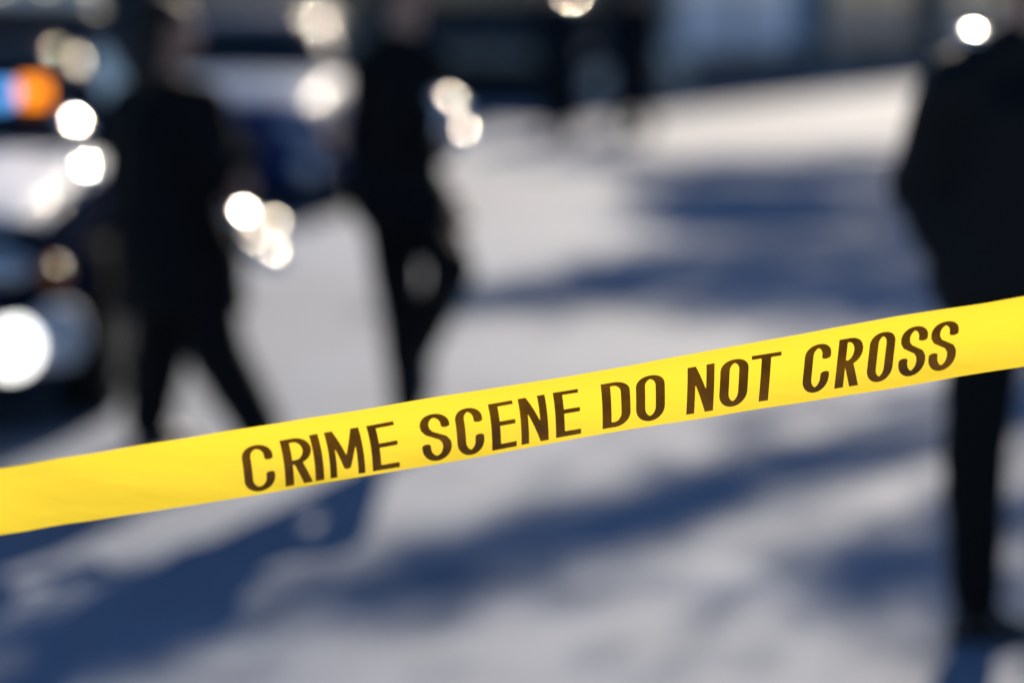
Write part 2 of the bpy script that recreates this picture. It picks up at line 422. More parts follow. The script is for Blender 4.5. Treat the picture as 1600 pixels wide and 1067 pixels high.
    # wheels
    for ay in AX:
        for sx in (-1, 1):
            b = NB()
            for k in range(40):
                pass
            cyl(b, (sx * (hw - 0.215), ay, 0.335), (sx * (hw - 0.005), ay, 0.335), 0.33, n=40)
            es = [e for e in b.edges if len(e.link_faces) == 2 and e.calc_face_angle(0) > 1]
            bmesh.ops.bevel(b, geom=es, offset=0.04, segments=3, affect='EDGES', profile=0.5)
            wh = obj('wheel', b, M['rubber'], root)
            b = NB(); cyl(b, (sx * (hw - 0.02), ay, 0.335), (sx * (hw + 0.004), ay, 0.335), 0.215, n=32)
            ball(b, (sx * (hw + 0.0), ay, 0.335), (0.03, 0.06, 0.06), 14)
            obj('rim', b, M['plastic'] if police else M['steel'], wh, False)
            for k in range(5):
                a = k * 2 * math.pi / 5
                obj('spoke', bx((sx * (hw + 0.006), ay + 0.12 * math.cos(a), 0.335 + 0.12 * math.sin(a)), (0.02, 0.17, 0.045), 0.006, Matrix.Rotation(a, 4, 'X')), M['plastic'] if police else M['chrome'], wh, False)
    if police:
        lb = obj('light_bar', bx((0, 2.55 * s, 1.505), (1.16, 0.30, 0.045), 0.015), M['plastic'], root)
        for k in range(6):
            obj('lamp', bx((-0.475 + 0.19 * k, 2.55 * s, 1.575), (0.175, 0.27, 0.10), 0.03), M['clear_lens'], lb)
        # lit visor lamps behind the top of the windscreen
    return root
mat_amber = mat('amber_lens', (0.5, 0.14, 0.01), 0.15)
police = car('police_car', (-2.41, 8.25, 0), 0, 'white and navy police car at left edge with lit blue and orange lamps', M['navy_paint'], M['white_paint'], police=True, headlit=True, bumper=M['white_paint'])
for (px, py, m_, nm_) in ((2, 152, 'blue_lit', 'flashing_lamp'), (50, 146, 'amber_lit', 'flashing_lamp')):
    p = at(px, py, 9.88) - Vector((-2.41, 8.25, 0))
    b = NB(); ball(b, p, (0.040, 0.03, 0.036), 16); box(b, p + Vector((0, 0.03, 0)), (0.10, 0.04, 0.09), 0.01)
    obj(nm_, b, M[m_], police)
for (px, py, dd, rr) in ((115, 194, 9.62, 0.062), (131, 264, 9.02, 0.058)):      # chrome domes added at pillar and wing to throw sun glints
    q = at(px, py, dd); b = glint_domes([(q - Vector((-2.41, 8.25, 0)), rr, rr * 0.3)], q)
    dome_o = obj('glint_dome', b, M['chrome'], police)
    q = q - Vector((-2.41, 8.25, 0)); b = NB(); cyl(b, q, q + Vector((-0.03, 0.03, -0.10)), 0.014, n=12); obj('bracket', b, M['plastic'], dome_o)
car('parked_car', (-2.12, 17.0, 0), -2, 'dark blue car with sky sheen painted on its bonnet, parked behind the police car, between two walkers', M['blue_paint'], M['sky_sheen_paint'])
far_car = car('parked_car', (2.3, 33.9, 0), 80, 'black car parked before the dark building at the top centre', M['black_paint'], M['black_paint'])

# ---------------------------------------------------------------- people
def hand(bm_target, wrist, direction, palm_n, curl=0.5, thumb_side=1, hold=None):
    d = Vector(direction).normalized(); n = Vector(palm_n); n = (n - d * n.dot(d)).normalized(); s = d.cross(n) * thumb_side
    b = NB()
    w = Vector(wrist)
    rot = Matrix((s, d, n)).transposed()
    hull(b, (w, (0.027, 0.02, 0.019), rot), (w + d * 0.085, (0.041, 0.015, 0.013), rot))
    for k, (off, ln) in enumerate(((-0.032, 0.060), (-0.011, 0.074), (0.011, 0.080), (0.032, 0.073))):
        p = w + d * 0.088 + s * off; a = 0.0; pts = [(p - d * 0.02, 0.0095)]
        for j in range(3):
            a += curl * (0.5 if j == 0 else 0.8)
            p = p + (d * math.cos(a) + n * math.sin(a)) * ln * (0.45, 0.32, 0.23)[j]
            pts.append((p.copy(), 0.0088 - 0.0008 * j))
        chain(b, pts)
    p = w + d * 0.03 + s * 0.028; t = (d * 0.6 + s * 0.7 + n * 0.4).normalized()
    q = p + t * 0.045; q2 = q + (d * 0.8 + n * 0.6 * curl + s * 0.1).normalized() * 0.032
    chain(b, [(p, 0.013), (q, 0.011), (q2, 0.009)])
    r = remesh(b, 0.0042, 2)
    me = bpy.data.meshes.new('h'); r.to_mesh(me); r.free(); bm_target.from_mesh(me); bpy.data.meshes.remove(me)

def person(base, label, J, face, female=False, bulk=1.0, coat_mat='cloth_black', trouser_mat='cloth_black', long_coat=False, hem=0.78,
           lod=1.0, foot_dirs=None, shoe_mat='shoe', hair_long=False, group=None, hem_r=None, leg=1.0, neck=0.235):
    """J: joints in world metres; the body is one surface, the clothes and the hair are children"""
    root = empty('person', base); tag(root, label, 'person', group)
    B = Vector(base)
    J = {k: Vector(v) - B for k, v in J.items()}
    f = Vector((*face, 0)).normalized(); sd = Vector((0, 0, 1)).cross(f) * -1     # side to the person's right
    hrot = Matrix((sd, f, Vector((0, 0, 1)))).transposed()
    H = J['head']
    across = (J['sh_r'] - J['sh_l']).normalized(); up = Vector((0, 0, 1)); fw = up.cross(across) ; trot = Matrix((across, fw, across.cross(fw))).transposed()
    chest = (J['sh_l'] + J['sh_r']) / 2 - up * 0.14; pel = J['pelvis']; waist = chest.lerp(pel, 0.6)
    shw = (J['sh_r'] - J['sh_l']).length / 2
    # --- body
    b = NB()
    hull(b, (H + f * 0.0 + up * 0.02, (0.074, 0.094, 0.092), hrot), (H + f * 0.03 - up * 0.065, (0.050, 0.055, 0.045), hrot))
    hull(b, (H + f * 0.098 - up * 0.005, 0.008), (H + f * 0.112 - up * 0.03, (0.014, 0.014, 0.012), hrot))
    for q in (-1, 1):
        ball(b, H + sd * q * 0.078 - up * 0.012, (0.012, 0.020, 0.032), 12, hrot.to_4x4())
    hull(b, (H + f * 0.078 + up * 0.022 - sd * 0.03, 0.016), (H + f * 0.078 + up * 0.022 + sd * 0.03, 0.016))
    hull(b, (H + f * 0.078 - up * 0.105 + up * 0.02, (0.02, 0.016, 0.014), hrot), (H + f * 0.06 - up * 0.085, (0.025, 0.02, 0.018), hrot))
    chain(b, [(H - up * 0.06 - f * 0.02, 0.055), (chest + up * 0.17, 0.06)])
    hull(b, (chest + up * 0.06, (shw * 0.85, 0.095, 0.10), trot), (waist, (shw * 0.70, 0.09, 0.08), trot))
    hull(b, (waist, (shw * 0.70, 0.09, 0.08), trot), (pel, (0.15, 0.10, 0.08), trot))
    for q in 'lr':
        chain(b, [(J['sh_' + q], 0.050), (J['el_' + q], 0.040), (J['wr_' + q], 0.027)])
        chain(b, [(J['hip_' + q], 0.080), (J['kn_' + q], 0.052), (J['an_' + q], 0.036)])
    vox = 0.010 * lod
    b = remesh(b, vox, 3)
    for q in 'lr':
        if lod < 2:
            d = (J['wr_' + q] - J['el_' + q]).normalized()
            if 'hd_' + q in J: d = (J['hd_' + q] + B).normalized()
            hand(b, J['wr_' + q], d, J.get('pn_' + q, fw) if 'pn_' + q not in J else J['pn_' + q] + B, 0.55, 1 if q == 'l' else -1)
    body = obj('body', b, M['skin'], root)
    for q in (-1, 1):
        e = NB(); ball(e, H + f * 0.0775 + sd * q * 0.031 + up * 0.002, 0.0135, 12); eo = obj('eye', e, M['eye'], body)
        e = NB(); ball(e, H + f * 0.0870 + sd * q * 0.031 + up * 0.002, 0.0062, 10); obj('iris', e, M['iris'], body)
    e = NB(); ball(e, H + f * 0.088 - up * 0.060, (0.025, 0.012, 0.009), 12, hrot.to_4x4()); obj('mouth', e, M['lip'], body)
    # --- hair
    e = NB(); hull(e, (H + up * 0.040 - f * 0.018, (0.084, 0.094, 0.086), hrot), (H - f * 0.045 - up * 0.02, (0.078, 0.062, 0.06), hrot))
    if hair_long:
        hull(e, (H - f * 0.05, (0.078, 0.055, 0.06), hrot), (H - f * 0.075 - up * 0.20, (0.085, 0.04, 0.06), hrot))
    obj('hair', remesh(e, 0.008 * lod, 2, 0.006, 25), M['hair'], root)
    # --- coat
    e = NB(); k = bulk
    hull(e, (chest + up * 0.07, (shw * 0.98, 0.135 * k, 0.11), trot), (waist, (shw * 0.95 * k, 0.135 * k, 0.10), trot))
    hull(e, (waist, (shw * 0.95 * k, 0.135 * k, 0.10), trot), (pel + up * 0.0, (0.185 * k, 0.145 * k, 0.09), trot))
    hull(e, (J['sh_l'] - up * 0.01, 0.072 * k), (J['sh_r'] - up * 0.01, 0.072 * k), (chest + up * neck, (0.062, 0.062, 0.035)))
    chain(e, [(chest + up * 0.13, (0.085, 0.08, 0.05)), (chest + up * 0.205, (0.074, 0.074, 0.03))])
    for q in 'lr':
        wr = J['el_' + q].lerp(J['wr_' + q], 0.97)
        chain(e, [(J['sh_' + q] - up * 0.01, 0.074 * k), (J['el_' + q], 0.060 * k), (wr, 0.045 * k)])
    hr = hem_r or (0.19 * k, 0.15 * k)
    zc = Vector(((J['kn_l'].x + J['kn_r'].x + 2 * pel.x) / 4, (J['kn_l'].y + J['kn_r'].y + 2 * pel.y) / 4, hem))
    hull(e, (pel, (0.185 * k, 0.145 * k, 0.06), trot), (zc, (hr[0], hr[1], 0.03), trot))
    obj('coat', remesh(e, 0.013 * lod, 4, 0.007, 5.0), M[coat_mat], root)
    # --- trousers
    e = NB()
    hull(e, (pel - up * 0.01, (0.15, 0.115, 0.08), trot), ((J['hip_l'] + J['hip_r']) / 2 - up * 0.05, (0.14, 0.11, 0.07), trot))
    for q in 'lr':
        chain(e, [(J['hip_' + q], 0.098 * (0.9 + 0.1 * k)), (J['kn_' + q], 0.068 * leg), (J['an_' + q] + up * 0.02, 0.054 * leg)])
    obj('trousers', remesh(e, 0.012 * lod, 3, 0.006, 7.0), M[trouser_mat], root)
    # --- shoes
    for q in 'lr':
        d = Vector((*(foot_dirs or {}).get(q, face), 0)); tilt = (foot_dirs or {}).get('tilt_' + q, 0.0)
        d.normalize(); dd = d * math.cos(tilt) - up * math.sin(tilt)
        a = J['an_' + q]; dn = (up * math.cos(tilt) + d * math.sin(tilt)) * -1
        heel = a + dn * 0.055 - dd * 0.035; toe = a + dn * 0.065 + dd * 0.155; ball_ = a + dn * 0.060 + dd * 0.09
        e = NB()
        hull(e, (heel, (0.036, 0.036, 0.034)), (a - dd * 0.005 - dn * 0.01, 0.042))
        hull(e, (heel, (0.036, 0.036, 0.034)), (a + dn * 0.02 + dd * 0.03, 0.04), (ball_, (0.045, 0.045, 0.03)))
        hull(e, (ball_, (0.045, 0.045, 0.03)), (toe, (0.034, 0.034, 0.024)))
        so_ = obj('shoe', remesh(e, 0.007 * lod, 3), M[shoe_mat], root)
        e = NB(); hull(e, (heel + dn * 0.026, (0.038, 0.038, 0.008)), (ball_ + dn * 0.022, (0.047, 0.047, 0.008)), (toe + dn * 0.018, (0.036, 0.036, 0.008)))
        obj('sole', e, M['rubber'], so_)
    return root

# walker in a long coat, left
d1 = 8.30
G1 = Vector((-1.12, 8.3, 0))
J1 = dict(head=at(262, 44, d1), sh_l=at(206, 168, d1 + 0.08), sh_r=at(316, 165, d1 - 0.08), pelvis=at(274, 380, d1),
          el_l=at(196, 290, d1 + 0.10), wr_l=at(204, 400, d1 + 0.06), el_r=at(350, 276, d1 - 0.12), wr_r=at(384, 254, d1 - 0.26),
          hip_l=at(262, 400, d1 + 0.06), hip_r=at(300, 400, d1 - 0.06), kn_l=at(246, 560, d1 + 0.10), kn_r=at(340, 555, d1 - 0.05))
J1['an_l'] = Vector((-1.285, 8.42, 0.085)); J1['an_r'] = Vector((-0.875, 8.22, 0.085))
J1['hd_r'] = Vector((0.1, -0.1, -1)); J1['pn_r'] = Vector((-1, 0, 0))
J1['hd_l'] = Vector((0.05, 0, -1)); J1['pn_l'] = Vector((1, 0, 0))
person(G1, 'person in a long black coat walking at left, holding a made-up bag with glint discs', J1, (0.9, 0.35), coat_mat='cloth_black', hem=0.50, hem_r=(0.25, 0.21),
       foot_dirs={'l': (1, 0.1), 'r': (1, -0.1)}, hair_long=True, bulk=1.34, leg=1.6)
# made-up bag in that hand, carrying silver discs added for sun glints
bag_p = at(404, 352, d1 - 0.22)
bag = empty('hand_bag', bag_p); tag(bag, 'small black bag with shiny silver discs in the left walker\'s hand', 'bag')
hv = ((Vector((0, 0, CAM_H)) - bag_p).normalized() + SUN).normalized()
def on_slope(dx, dz): return Vector((dx, -(hv.x * dx + hv.z * dz) / hv.y, dz))        # bag face tilted so every disc mirrors the sun to the camera
spots = [on_slope(-0.056, 0.037), on_slope(0.067, -0.077), on_slope(0.045, 0.0), on_slope(0.0, -0.035), on_slope(-0.02, 0.028)]
b = NB(); hull(b, *[(q - hv * 0.034, 0.024) for q in spots[:4]]); obj('pouch', remesh(b, 0.006, 3), M['leather'], bag)
for q, rr, th in ((spots[0], 0.062, 0.024), (spots[1], 0.058, 0.024), (spots[2], 0.040, 0.022), (spots[3], 0.034, 0.022)):
    obj('glint_disc', glint_domes([(q - hv * 0.012, rr, th)], bag_p), M['silver'], bag)  # discs added as mirrors for the sun
b = NB(); hp = (J1['wr_r'] + Vector((0.01, -0.02, -0.095))) - bag_p
tube(b, [spots[0] - hv * 0.02, hp.lerp(spots[0], 0.35) + Vector((-0.03, 0, 0)), hp, hp.lerp(spots[3], 0.35) + Vector((0.03, 0, 0)), spots[3] - hv * 0.02], 0.006, 8); obj('handle', b, M['leather'], bag)

# walker with one knee raised, centre
d2 = 8.45
G2 = Vector((-0.36, 8.45, 0))
J2 = dict(head=at(640, -34, d2), sh_l=at(580, 100, d2), sh_r=at(672, 100, d2), pelvis=at(630, 318, d2),
          el_l=at(566, 210, d2 + 0.06), wr_l=at(572, 318, d2), el_r=at(690, 228, d2 + 0.05), wr_r=at(684, 222, d2 - 0.16),
          hip_l=at(608, 345, d2), hip_r=at(664, 342, d2), kn_l=at(626, 480, d2 - 0.02), kn_r=at(706, 420, d2 - 0.28))
J2['an_l'] = Vector((at(640, 640, d2).x, 8.47, 0.085)); J2['an_r'] = at(658, 548, d2 + 0.10)
J2['hd_r'] = Vector((0.35, -0.6, 0.2)); J2['pn_r'] = Vector((-0.5, 0.2, 1)); J2['hd_l'] = Vector((0, -0.1, -1)); J2['pn_l'] = Vector((1, 0, 0))
p2 = person(G2, 'person in black walking at centre with one knee bent, holding a made-up silver mug', J2, (0.35, -1), coat_mat='cloth_black', hem=0.80, bulk=1.08, leg=1.2,
       foot_dirs={'l': (0.1, -1), 'r': (0.0, -1), 'tilt_r': 0.7})
tp = at(704, 176, d2 - 0.22)
mug = empty('glint_mug', tp); tag(mug, 'made-up silver travel mug added for a sun glint, in the hand of the centre walker', 'mug')
b = NB(); cyl(b, (-0.012, 0, -0.125), (-0.004, 0, 0.012), 0.034, 0.041, 28); obj('cup', b, M['silver'], mug)
b = glint_domes([((-0.006, 0, 0.034), 0.066, 0.022)], tp); cyl(b, (-0.004, 0, 0.010), (-0.004, 0, 0.030), 0.044, 0.044, 28); obj('glint_lid', b, M['silver'], mug)  # lid dome added and aimed to throw a sun glint
q2 = at(719, 207, d2 + 0.10)
b = glint_domes([(q2 - G2, 0.066, 0.020)], q2); obj('arm_glint', b, M['silver'], p2)  # silver dome added at the sleeve for a second glint

# officer standing with the back turned, right edge
d3 = 5.85
G3 = Vector((1.235, 5.85, 0))
J3 = dict(head=at(1612, -66, d3), sh_l=at(1496, 136, d3), sh_r=at(1722, 138, d3), pelvis=at(1606, 440, d3),
          el_l=at(1438, 290, d3 + 0.05), wr_l=at(1492, 412, d3 - 0.04), el_r=at(1762, 290, d3), wr_r=at(1750, 425, d3 - 0.1),
          hip_l=at(1545, 480, d3), hip_r=at(1665, 480, d3), kn_l=at(1522, 715, d3), kn_r=at(1690, 720, d3 + 0.02))
J3['an_l'] = Vector((at(1524, 960, d3).x, 5.86, 0.085)); J3['an_r'] = Vector((at(1705, 960, d3).x, 5.9, 0.085))
J3['hd_l'] = Vector((0.35, -0.1, -1)); J3['pn_l'] = Vector((1, 0.2, 0)); J3['hd_r'] = Vector((-0.2, -0.1, -1)); J3['pn_r'] = Vector((-1, 0, 0))
p3 = person(G3, 'person in a bulky black jacket standing with back turned at right edge', J3, (0.35, 1), coat_mat='leather', hem=0.79, bulk=1.38,
       foot_dirs={'l': (1, 0.15), 'r': (0.8, 0.5)}, hem_r=(0.21, 0.17), neck=0.29, leg=1.22)
w3 = J3['el_l'].lerp(J3['wr_l'], 0.80) - G3
b = NB(); ax = (J3['wr_l'] - J3['el_l']).normalized(); cyl(b, w3 - ax * 0.012, w3 + ax * 0.012, 0.060, n=28); obj('glint_watch', b, M['steel'], p3)
q3 = at(1520, 56, d3) - G3
b = glint_domes([(q3, 0.042, 0.016)], q3 + G3); obj('shoulder_glint', b, M['silver'], p3)  # silver dome added on the shoulder to catch the sun

# two people far off
def far_person(x, y, label, step, face):
    g = Vector((x, y, 0)); s = 1.0
    J = dict(head=g + Vector((0, 0, 1.62)), sh_l=g + Vector((-0.2, 0, 1.42)), sh_r=g + Vector((0.2, 0, 1.42)), pelvis=g + Vector((0, 0, 0.93)),
             el_l=g + Vector((-0.25, 0.02, 1.14)), wr_l=g + Vector((-0.23, -0.06, 0.88)), el_r=g + Vector((0.25, 0.02, 1.14)), wr_r=g + Vector((0.23, -0.06, 0.88)),
             hip_l=g + Vector((-0.09, 0, 0.88)), hip_r=g + Vector((0.09, 0, 0.88)), kn_l=g + Vector((-0.09 - step * 0.4, -0.06, 0.48)), kn_r=g + Vector((0.09 + step * 0.4, 0.0, 0.48)),
             an_l=g + Vector((-0.08 - step, 0, 0.085)), an_r=g + Vector((0.08 + step, 0.05, 0.085)))
    o_ = person(g, label, J, face, lod=2.0, coat_mat='cloth_navy', trouser_mat='cloth_navy', bulk=1.42, hem=0.30, hem_r=(0.31, 0.24), leg=1.8)
    return o_, J
pa, ja = far_person(0.53, 26.6, 'distant person in dark clothes, the left of the two at top centre', 0.03, (0.2, -1))
pb, jb = far_person(1.34, 26.9, 'distant person in dark clothes, the right of the two at top centre', 0.06, (-0.4, -1))
for q, rr, nm_ in ((ja['sh_r'] + Vector((-0.10, -0.03, 0.115)), 0.135, 'shoulder_glint'), (ja['wr_r'] + Vector((0.03, -0.02, 0.05)), 0.085, 'glint_watch')):
    obj(nm_, glint_domes([(q - Vector((0.53, 26.6, 0)), rr, rr * 0.33)], q), M['chrome'], pa)  # oversized chrome domes added at shoulder and wrist for distant glints

# ---------------------------------------------------------------- trees: crowns stand clear above the picture and dapple the street
def tree(name, base, label, clumps, trunk_h=3.2, leaf=0.055, per=230):
    base = Vector((*base, 0)); root = empty(name, base); tag(root, label, 'tree', 'street trees along the right side')
    b = NB(); top = Vector((0.05, 0.0, trunk_h))
    tube(b, [Vector((0, 0, -0.05)), Vector((0.02, 0.01, 0.25)), Vector((0.0, 0.03, 1.6)), top], [0.24, 0.17, 0.15, 0.13], 14)
    obj('trunk', b, M['bark'], root)
    lb = NB()
    verts, faces = [], []
    for c, r, dens in clumps:
        c = Vector(c) - base
        mid = top.lerp(c, 0.5) + Vector((random.uniform(-.3, .3), random.uniform(-.3, .3), 0.5))
        tube(lb, [top, mid, c], [0.075, 0.045, 0.015], 7)
        for j in range(6):
            e = c + Vector((random.gauss(0, 1), random.gauss(0, 1), random.gauss(0, 0.6))) * r * 0.7
            tube(lb, [mid.lerp(c, random.uniform(.5, 1)), e], [0.014, 0.005], 5)
        n = int(per * dens * (r / 0.5) ** 2)
        for j in range(n):
            v = Vector((random.gauss(0, 1), random.gauss(0, 1), random.gauss(0, 0.75)))
            p = c + v * r * 0.52
            sz = leaf * random.uniform(0.7, 1.4)
            q = Matrix.Rotation(random.uniform(0, 6.28), 3, 'Z') @ Matrix.Rotation(random.uniform(-1.2, 1.2), 3, 'X')
            k = len(verts)
            for a in ((-0.5, 0, 0), (0, 0.42, 0.06), (0.62, 0, 0), (0, -0.42, 0.06)): verts.append(p + q @ (Vector(a) * sz * 1.6))
            faces.append((k, k + 1, k + 2, k + 3))
    obj('limbs', lb, M['bark'], root)
    me = bpy.data.meshes.new('crown'); me.from_pydata([tuple(v) for v in verts], [], faces)
    tag(obj('crown', me, M['leaf'], root, False), kind='stuff')
def clump(px, py, h, r, dens=1.0):
    g = ground(px, py); return (g + SUN * (h / SUN.z), r, dens)
T1 = [clump(1150, 745, 8.0, .28), clump(1060, 775, 8.4, .32), clump(960, 815, 8.0, .34), clump(860, 850, 8.3, .36), clump(760, 880, 8.0, .36), clump(650, 905, 8.2, .30),
      clump(1310, 880, 7.6, .26), clump(1400, 905, 7.8, .30), clump(1470, 915, 7.5, .26), clump(1590, 640, 8.2, .35), clump(1240, 700, 8.4, .22), clump(1700, 800, 8, .5), clump(1750, 600, 8.4, .5), clump(1650, 1000, 7.6, .35),
      clump(1120, 660, 8.6, .7, .2), clump(1320, 720, 8.4, .7, .2), clump(1200, 980, 7.8, .6, .12), clump(1420, 1010, 7.6, .5, .2),
      clump(40, 985, 7.6, .34, 1.4), clump(110, 1045, 7.4, .34, 1.4), clump(-40, 1060, 7.6, .4, 1.4), clump(560, 960, 8.0, .3, .5)]  # far-left clumps added to shade the near left corner of the street
T2 = [clump(720, 470, 8.3, .36, 2.40), clump(800, 464, 8.6, .40, 2.70), clump(890, 450, 8.3, .42, 2.70), clump(980, 425, 8.5, .42, 2.40), clump(1060, 395, 8.7, .40, 2.25),
      clump(1190, 435, 8.0, .40, 2.25), clump(1290, 450, 8.2, .48, 2.40), clump(1390, 455, 8.0, .48, 2.40), clump(1130, 355, 8.8, .45, 2.10), clump(1440, 500, 7.7, .4), clump(1500, 400, 8.3, .5), clump(1230, 375, 8.1, .40, 1.95),
      clump(1110, 470, 8.3, .35, 1.80), clump(1480, 455, 8.0, .5, 2.40), clump(1180, 480, 8.0, .4, 1.20), clump(1330, 500, 8.0, .5, 1.05), clump(1000, 465, 8.4, .4, 1.35)]
T2 += [clump(1050, 432, 8.4, .45, 1.2), clump(1150, 402, 8.5, .45, 1.0), clump(1310, 402, 8.2, .5, 1.2), clump(1410, 392, 8.2, .5, 1.2), clump(930, 415, 8.5, .35, .7)]
T3 = [clump(1240, 335, 6.0, .55, 1.4), clump(1390, 340, 6.0, .6, 1.4), clump(1080, 300, 6.0, .5, 1.6), clump(1080, 270, 6.0, .60, 2.85), clump(1180, 262, 6.3, .65, 2.85), clump(1280, 268, 6.0, .65, 2.85), clump(1370, 262, 6.2, .65, 2.85), clump(1120, 305, 5.8, .6, 2.85), clump(1220, 312, 6.1, .6, 2.85), clump(1440, 270, 6, .6),
      clump(1000, 262, 6.2, .40), clump(1060, 335, 5.6, .45, 2.28), clump(1250, 350, 5.6, .4), clump(1150, 335, 6.0, .6, 2.28), clump(1300, 310, 6.1, .55, 1.90), clump(930, 250, 6.2, .35, 1.52), clump(1400, 320, 5.9, .6, 1.90), clump(1330, 250, 6.3, .5, 2.28), clump(840, 262, 6.2, .3, 0.95)]
tree('street_tree', (7.2, 23.2), 'slender street tree nearest the camera, right of the person in the bulky jacket', T1, trunk_h=4.6)
tree('street_tree', (7.7, 29.4), 'slender street tree second from the camera on the right side', T2, trunk_h=4.8)
tree('street_tree', (8.3, 35.2), 'slender street tree farthest from the camera on the right side', T3, leaf=0.07)

# ---------------------------------------------------------------- the tape
TW = 0.076
TA, TB = at(0, 785, 2.73), at(1600, 519, 2.46)
def smooth01(t): t = max(0, min(1, t)); return t * t * (3 - 2 * t)
def tape_frame(u):
    P = TA + (TB - TA) * u
    a = (TB - TA).normalized()
    v0 = Vector((0, 0, 1)); v0 = (v0 - a * v0.dot(a)).normalized(); n0 = a.cross(v0)          # n0 points to the camera side
    if n0.y > 0: n0 = -n0
    tw = R(14 - 26 * smooth01((u + 0.05) / 0.5) + 5 * math.sin(u * 6.0 + 0.6) + 2.5 * math.sin(u * 17))                                                  # top edge leans to the camera towards the right
    v = v0 * math.cos(tw) - n0 * math.sin(tw)
    n = n0 * math.cos(tw) + v0 * math.sin(tw)
    return P, v, n
def tape_pt(u, t, off=0.0):
    P, v, n = tape_frame(u)
    bow = -0.0125 * (0.25 + 0.75 * smooth01(u * 2.2)) * (1 - (2 * t) ** 2)
    rip = 0.0016 * math.sin(u * 11 + t * 2.0) + 0.0007 * math.sin(u * 31 + 1 + t * 3) + 0.0012 * noise.noise(Vector((u * 14, t * 1.4, 3.0)))
    edge = 0.0007 * noise.noise(Vector((u * 22, t * 0.8, 9.0))) + 0.0012 * math.sin(u * 7 + 2)
    return P + v * (t * TW + edge) + n * (bow + rip + off)
def tape_mat(name, col, tcol, tfac, rough, ink=False):
    m = bpy.data.materials.new(name); m.use_nodes = True; nt = m.node_tree
    b = nt.nodes['Principled BSDF']; out = nt.nodes['Material Output']
    b.inputs['Base Color'].default_value = (*col, 1); b.inputs['Roughness'].default_value = rough; b.inputs['Specular IOR Level'].default_value = 0.5
    tr = nt.nodes.new('ShaderNodeBsdfTranslucent'); tr.inputs['Color'].default_value = (*tcol, 1)
    mx = nt.nodes.new('ShaderNodeMixShader'); mx.inputs[0].default_value = tfac
    nt.links.new(b.outputs[0], mx.inputs[1]); nt.links.new(tr.outputs[0], mx.inputs[2]); nt.links.new(mx.outputs[0], out.inputs[0])
    tc = nt.nodes.new('ShaderNodeTexCoord'); n = nt.nodes.new('ShaderNodeTexNoise'); n.inputs['Scale'].default_value = 9; n.inputs['Detail'].default_value = 3
    mp = nt.nodes.new('ShaderNodeMapping'); mp.inputs['Scale'].default_value = (0.5, 0.5, 2.0)
    bp = nt.nodes.new('ShaderNodeBump'); bp.inputs['Strength'].default_value = 0.42; bp.inputs['Distance'].default_value = 0.012
    nt.links.new(tc.outputs['Object'], mp.inputs[0]); nt.links.new(mp.outputs[0], n.inputs['Vector']); nt.links.new(n.outputs['Fac'], bp.inputs['Height'])
    nt.links.new(bp.outputs['Normal'], b.inputs['Normal']); nt.links.new(bp.outputs['Normal'], tr.inputs['Normal'])
    if ink:
        n2 = nt.nodes.new('ShaderNodeTexNoise'); n2.inputs['Scale'].default_value = 26; n2.inputs['Detail'].default_value = 5
        nt.links.new(tc.outputs['Object'], n2.inputs['Vector'])
        mr = nt.nodes.new('ShaderNodeMapRange'); mr.inputs['From Min'].default_value = 0.35; mr.inputs['From Max'].default_value = 0.7
        mr.inputs['To Min'].default_value = 0.7; mr.inputs['To Max'].default_value = 1.6; nt.links.new(n2.outputs['Fac'], mr.inputs['Value'])
        for c_, sock in ((col, b.inputs['Base Color']), (tcol, tr.inputs['Color'])):
            vm = nt.nodes.new('ShaderNodeVectorMath'); vm.operation = 'SCALE'; vm.inputs[0].default_value = c_
            nt.links.new(mr.outputs['Result'], vm.inputs['Scale']); nt.links.new(vm.outputs[0], sock)
    return m
M['tape'] = tape_mat('yellow_plastic_film', (0.85, 0.62, 0.0), (0.96, 0.71, 0.045), 0.45, 0.32)
M['ink'] = tape_mat('brown_black_print', (0.046, 0.027, 0.0), (0.15, 0.088, 0.0), 0.5, 0.42, True)
U0, U1 = -1.0, 1.75
tape = empty('barrier_tape', tape_frame(U0)[0] * 1.0)
tape.location = (0, 0, 0)
tag(tape, 'yellow barrier tape with brown lettering stretched across the street', 'tape')
bm = NB(); NU, NT_ = 420, 12; g = []
for i in range(NU + 1):
    u = U0 + (U1 - U0) * i / NU
    g.append([bm.verts.new(tape_pt(u, -0.5 + k / NT_)) for k in range(NT_ + 1)])
for i in range(NU):
    for k in range(NT_): bm.faces.new((g[i][k], g[i + 1][k], g[i + 1][k + 1], g[i][k + 1]))
obj('film', bm, M['tape'], tape)

